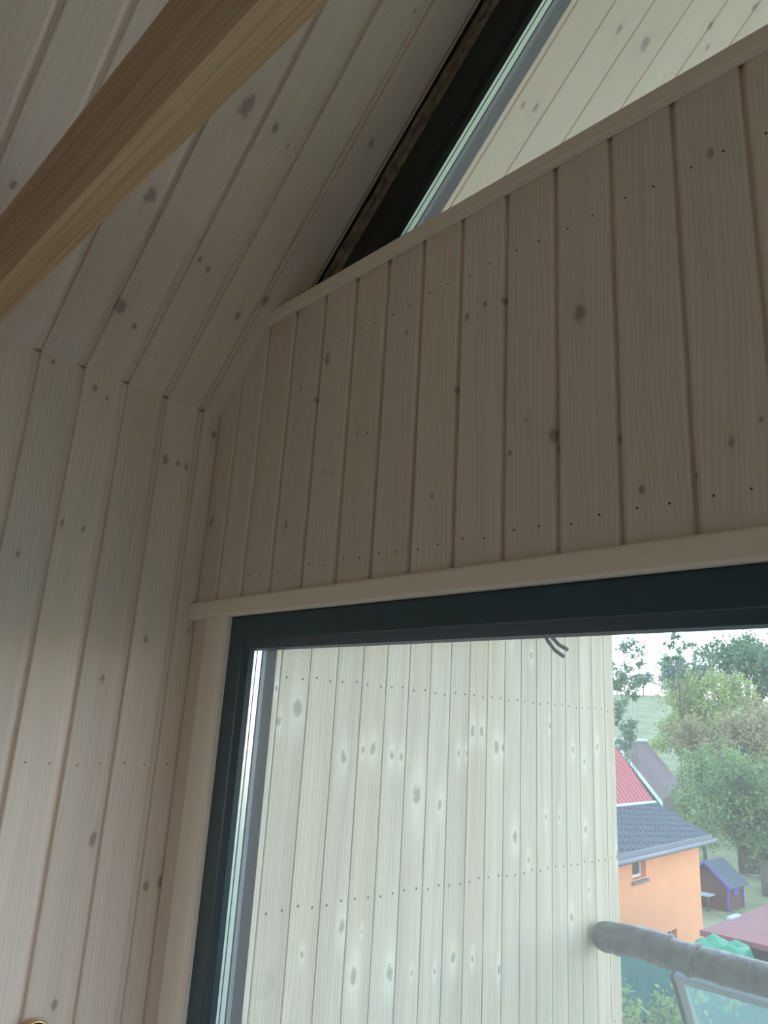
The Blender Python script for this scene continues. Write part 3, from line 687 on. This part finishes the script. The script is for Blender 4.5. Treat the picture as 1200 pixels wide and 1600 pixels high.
MB().box((.0, .46, .46), (.015, .78, .66)).build('pane', M_PURPLE, wn)
MB().box((-pw, -.55, .40), (-.35, -.05, .44)).build('porch_shelf', M_SHEET, ph)
for x in (-pw + .05, -.40): MB().box((x - .03, -.52, 0), (x + .03, -.46, .40)).build('porch_post', M_FENCE, ph)

# ------------------------------------------------------------------ red shed roof low on the right
sh = empty('red_roofed_shed', (-6.30, 14.40, -3.2), label='low shed with dark red sheet roof at the lower right below the lawn', cat='shed')
sh.rotation_euler = (0, 0, .025)
rs_ = MB().slab([(0, 0, 0), (4.5, 0, 0), (4.5, 3.9, .22), (0, 3.9, .0), (.0, 1.9, .0)][:4], (0, 0, -.07)).build('roof', M_DARKROOF, sh)
MB().slab([(1.0, .9, .10), (4.5, .9, .10), (4.5, 3.4, .42), (1.0, 3.4, .12)], (0, 0, -.06)).build('upper_roof', M_DARKROOF, sh)
MB().box((0, -.03, -.09), (4.5, .0, .0)).build('fascia', M_DARKROOF, sh)
MB().box((-.02, 1.3, -.02), (.07, 1.8, .04)).build('verge_flashing', M_SHEET, sh)
MB().box((.25, .3, GZ + 3.2), (4.3, 3.6, -.08)).build('wall', M_FENCE, sh)

# tarpaulin heap and sheet in front of the shed
gt = empty('green_tarpaulin', (-5.72, 13.95, GZ), label='bright green tarpaulin draped over a heap before the red shed', cat='tarpaulin')
def lump(w, d, h, seed, nx=14, ny=10, base=0.0):
    r = random.Random(seed); mb = MB(); g = []
    for j in range(ny + 1):
        for i in range(nx + 1):
            a, b = i / nx * 2 - 1, j / ny * 2 - 1
            z = h * (1 - abs(a) ** 12) * (1 - abs(b) ** 8) * (.95 + .05 * math.sin(a * 5 + seed) * math.cos(b * 4)) + (r.uniform(-.012, .012) * h if 0 < i < nx and 0 < j < ny else 0)
            g.append((a * w / 2, b * d / 2, max(0, z) + base))
    f = [(j * (nx + 1) + i, j * (nx + 1) + i + 1, (j + 1) * (nx + 1) + i + 1, (j + 1) * (nx + 1) + i) for j in range(ny) for i in range(nx)]
    return mb.add(g, f)

# ------------------------------------------------------------------ vegetation
def leaves(name, blobs, count, size, mat, parent, seed):
    r = np.random.default_rng(seed); tot = sum(b[3] ** 2 for b in blobs); V = []
    for bx, by, bz, br in blobs:
        k = max(8, int(count * br * br / tot))
        # sub-clumps inside each blob
        nc = max(4, int(k / 28)); dirs = r.normal(size=(nc, 3)); dirs /= np.linalg.norm(dirs, axis=1)[:, None]
        cc = np.array((bx, by, bz)) + dirs * (br * r.uniform(.45, 1.0, (nc, 1))) * np.array((1, 1, .85))
        ci = r.integers(0, nc, k); c = cc[ci] + r.normal(scale=br * .17, size=(k, 3))
        a = r.normal(size=(k, 3)); a /= np.linalg.norm(a, axis=1)[:, None]
        t = r.normal(size=(k, 3)); b = np.cross(a, t); b /= np.linalg.norm(b, axis=1)[:, None]
        s = size * r.uniform(.6, 1.3, (k, 1))
        V.append(np.stack([c - a * s * .5, c - b * s * .28, c + a * s * .5, c + b * s * .28], 1).reshape(-1, 3))
    V = np.concatenate(V).astype(np.float32); nq = len(V) // 4
    me = bpy.data.meshes.new(name); me.vertices.add(len(V)); me.vertices.foreach_set('co', V.ravel())
    me.loops.add(nq * 4); me.loops.foreach_set('vertex_index', np.arange(nq * 4, dtype=np.int32))
    me.polygons.add(nq); me.polygons.foreach_set('loop_start', np.arange(0, nq * 4, 4, dtype=np.int32))
    me.update(calc_edges=True); me.materials.append(mat)
    o = bpy.data.objects.new(name, me); col.objects.link(o); o.parent = parent; o['kind'] = 'stuff'; return o

def tree(name, label, base, h, blobs, count, size, mat, seed, trunk=.12, twigs=3, group=None, cat='tree'):
    """blobs are relative to the base; limbs run from the trunk to each of them."""
    t = empty(name, base, label=label, cat=cat, group=group); r = random.Random(seed)
    th = min(b[2] for b in blobs) if blobs else h
    mb = MB(); fork = max(.25 * h, min(th * .7, h * .5))
    mb.tube([(0, 0, -.2), (r.uniform(-.02, .02) * h, 0, fork * .5), (0, 0, fork)], [trunk, trunk * .8, trunk * .65], 8)
    for bx, by, bz, br in blobs:
        p = Vector((bx, by, bz)); m = Vector((bx * .45, by * .45, fork + (bz - fork) * .55))
        mb.tube([(0, 0, fork * .9), m, p], [trunk * .55, trunk * .35, trunk * .12], 6)
        for q in range(twigs):
            e = p + Vector((r.uniform(-1, 1), r.uniform(-1, 1), r.uniform(-.3, 1))) * br * .8
            mb.tube([m, (m + e) / 2 + Vector((0, 0, .05 * br)), e], [trunk * .25, trunk * .15, trunk * .05], 5)
    mb.build('trunk', M_BARK, t, smooth=True)
    leaves('foliage', blobs, count, size, mat, t, seed)
    return t

def cloud(rg, n, cx, cy, cz, rx, ry, rz, br):
    out = []
    for i in range(n):
        while True:
            a, b, c = rg.uniform(-1, 1), rg.uniform(-1, 1), rg.uniform(-1, 1)
            if a * a + b * b + c * c < 1: break
        out.append((cx + a * rx, cy + b * ry, cz + c * rz, br * rg.uniform(.75, 1.2)))
    return out
rg = random.Random(21)
def at(x, y): return (x, y, gz(x, y))
# the big fruit tree behind the playhouse
b = at(-10.3, 29.0)
tree('fruit_tree', 'broad bushy green fruit tree overhanging the little maroon playhouse', b, 5.0, cloud(rg, 24, .3, 0, 3.2, 2.5, 1.8, 1.6, .95), 18000, .15, L_APPLE, 1, .16)
b = at(-13.5, 31.5)
tree('small_green_tree', 'smaller green tree just right of the brown roof, before the meadow', b, 4.2, cloud(rg, 10, 0, 0, 2.8, .8, .9, 1.6, .75), 5500, .14, L_APPLE, 2, .10)
b = at(-22.4, 51.0)
tree('yellow_green_tree', 'light yellow-green tree rising above the brown roof', b, 5.0, cloud(rg, 8, 0, 0, 3.0, 1.6, 1.4, 1.2, 1.0), 5000, .2, L_YELLOW, 3, .12)
b = at(-13.9, 36.6)
tree('reddening_tree', 'tree with reddish brown autumn tint in the middle of the tree group', b, 6.5, cloud(rg, 14, .3, 0, 4.9, 2.6, 1.6, 1.5, 1.1), 9500, .17, L_BROWN, 4, .14)
b = at(-18.2, 45.0)
tree('mid_green_tree', 'mid green tree between the birch and the reddening tree', b, 7.5, cloud(rg, 12, 0, 0, 5.6, 2.4, 1.8, 1.8, 1.2), 7000, .2, L_YELLOW, 11, .14)
b = at(-19.3, 53.5)
tree('tall_dark_tree', 'tall dark green tree at the upper right with open trunks below its crown', b, 10.0, cloud(rg, 18, .5, 0, 7.9, 3.9, 2.5, 1.5, 1.4), 14000, .24, L_DARK, 5, .20)
b = at(-24.3, 55.5)
tree('bluish_tree', 'bluish green rounded tree left of the tall dark tree', b, 8.0, cloud(rg, 9, 0, 0, 6.4, 1.7, 1.6, 1.5, 1.1), 6000, .24, L_BLUE, 6, .14)
b = at(-18.6, 41.4)
bl = [(0, 0, 10, .4), (.1, 0, 9.3, .42), (-.5, 0, 9.6, .35), (.6, 0, 9.5, .4), (.2, 0, 8.7, .4), (1.1, .2, 8.9, .4), (1.7, .2, 9.2, .35), (1.9, 0, 8.6, .35), (-.4, 0, 8.6, .35), (.8, 0, 8.2, .35), (0, 0, 7.6, .35)]
tree('slender_birch', 'slender sparse-leaved birch standing against the bright sky', b, 10.5, bl, 1100, .18, L_DARK, 7, .05, 1)
b = at(-11.3, 21.9)
bl = [(0, 0, 7.6, .4), (.15, .1, 7.2, .3), (-.3, 0, 6.9, .4), (-.15, 0, 6.4, .35), (0, 0, 6.1, .25), (-.5, 0, 5.9, .4), (-.45, 0, 5.3, .35), (-.4, .1, 4.9, .35), (-.15, 0, 5.1, .28), (.22, .1, 6.6, .22), (-.6, 0, 6.6, .4), (-.8, .3, 4.4, .5)]
tree('leafy_branch_tree', 'near tree with loose dark leaves beside the end of the terrace wall', b, 7.6, bl, 2600, .11, L_DARK, 8, .012, 0)
for i, (x, y, s, lab, m) in enumerate(((-71.5, 143, 5.5, 'distant round blue-grey bush on the far edge of the meadow', L_BLUE), (-78, 144.5, 3.0, 'distant small reddish bush on the meadow skyline, leftmost of the far bushes', L_BROWN), (-63, 141, 7.5, 'distant pale yellow-green tree on the meadow skyline', L_YELLOW))):
    tree('distant_bush', lab, at(x, y), s, cloud(rg, 6, 0, 0, s * .55, s * .5, s * .5, s * .3, s * .3), 1500, .55, m, 20 + i, .15, cat='bush')
for i, (x, y, s) in enumerate(((-2.5, 62, 5.5), (9, 66, 5), (26, 70, 6), (45, 60, 6))):
    tree('garden_tree', ('broad green garden tree just right of the tree group, beyond the view', 'dark rounded garden tree beyond the view, behind the terrace', 'green garden tree farthest away, beyond the right of the view', 'dark garden tree farthest right, beyond the view')[i], at(x, y), s, cloud(rg, 8, 0, 0, s * .62, s * .45, s * .4, s * .25, s * .26), 2600, .32, L_DARK if i % 2 else L_APPLE, 30 + i, .2, group='garden trees right of the view')
# low shrubs seen through the glass panel and along the net
for i, (x, y, s, lab) in enumerate(((-5.1, 11.4, 1.3, 'leafy shrub seen through the slanting glass panel, nearer the shed'), (-2.9, 10.2, 1.2, 'leafy shrub seen through the slanting glass panel, nearer the terrace'), (-.6, 11.4, 1.3, 'leafy shrub low in the garden right of the glass panel corner'))):
    tree('garden_shrub', lab, at(x, y), s, cloud(rg, 6, 0, 0, s * .7, s * .7, s * .5, s * .35, s * .4), 1200, .10, L_APPLE, 50 + i, .03, cat='shrub')

# ------------------------------------------------------------------ tarpaulin, sheet, net fence, board fence
lump(1.02, .74, 1.79, 3, 18, 12).build('cover', M_GREENTARP, gt, smooth=False)
gs = empty('plastic_sheet', (-4.15, 13.95, GZ), label='pale bluish plastic sheet stretched over a bed beside the green tarpaulin', cat='sheet')
lump(1.7, .74, 1.84, 5).build('cover', M_SHEET, gs, smooth=True)
nf = empty('net_fence', (-8.3, 12.85, GZ), label='teal shade netting fence beyond the wrapped handrail', cat='fence')
nf.rotation_euler = (0, 0, .12)
mb = MB(); n = 40
mb.sweep([[(6.0 * i / n, .04 * math.sin(i * 1.3), z) for z in (.44, 1.42)] + [(6.0 * i / n, .04 * math.sin(i * 1.3) + .01, z) for z in (1.42, .44)] for i in range(n + 1)]).build('netting', M_NET, nf)
MB().tube([(0, 0, .44), (6.0, 0, .44)], .025, 6).build('bottom_rail', M_SEAL, nf)
for x in (0, 1.5, 3.0, 4.5, 6.0): MB().tube([(x, .05, 0), (x, .05, 1.42)], .03, 8).build('post', M_BARK, nf)
bf = empty('board_fence', (-12.6, 32.6, gz(-12, 32.6)), label='dark weathered board fence behind the playhouse lawn', cat='fence')
fb = MB().box((0, 0, 0), (.19, .025, 1.35)).mesh('board', M_FENCE)
for i in range(50):
    o = bpy.data.objects.new('board', fb); col.objects.link(o); o.parent = bf; o.location = (i * .2, .01 * (i % 3), .02 * (i % 4))
for z in (.3, 1.0): MB().box((0, -.05, z), (10, -.005, z + .08)).build('rail', M_FENCE, bf)

# ------------------------------------------------------------------ lift everything so the floor lies at z = 0
for o in list(bpy.data.objects):
    if o.parent is None: o.location.z += H
bpy.context.view_layer.update()
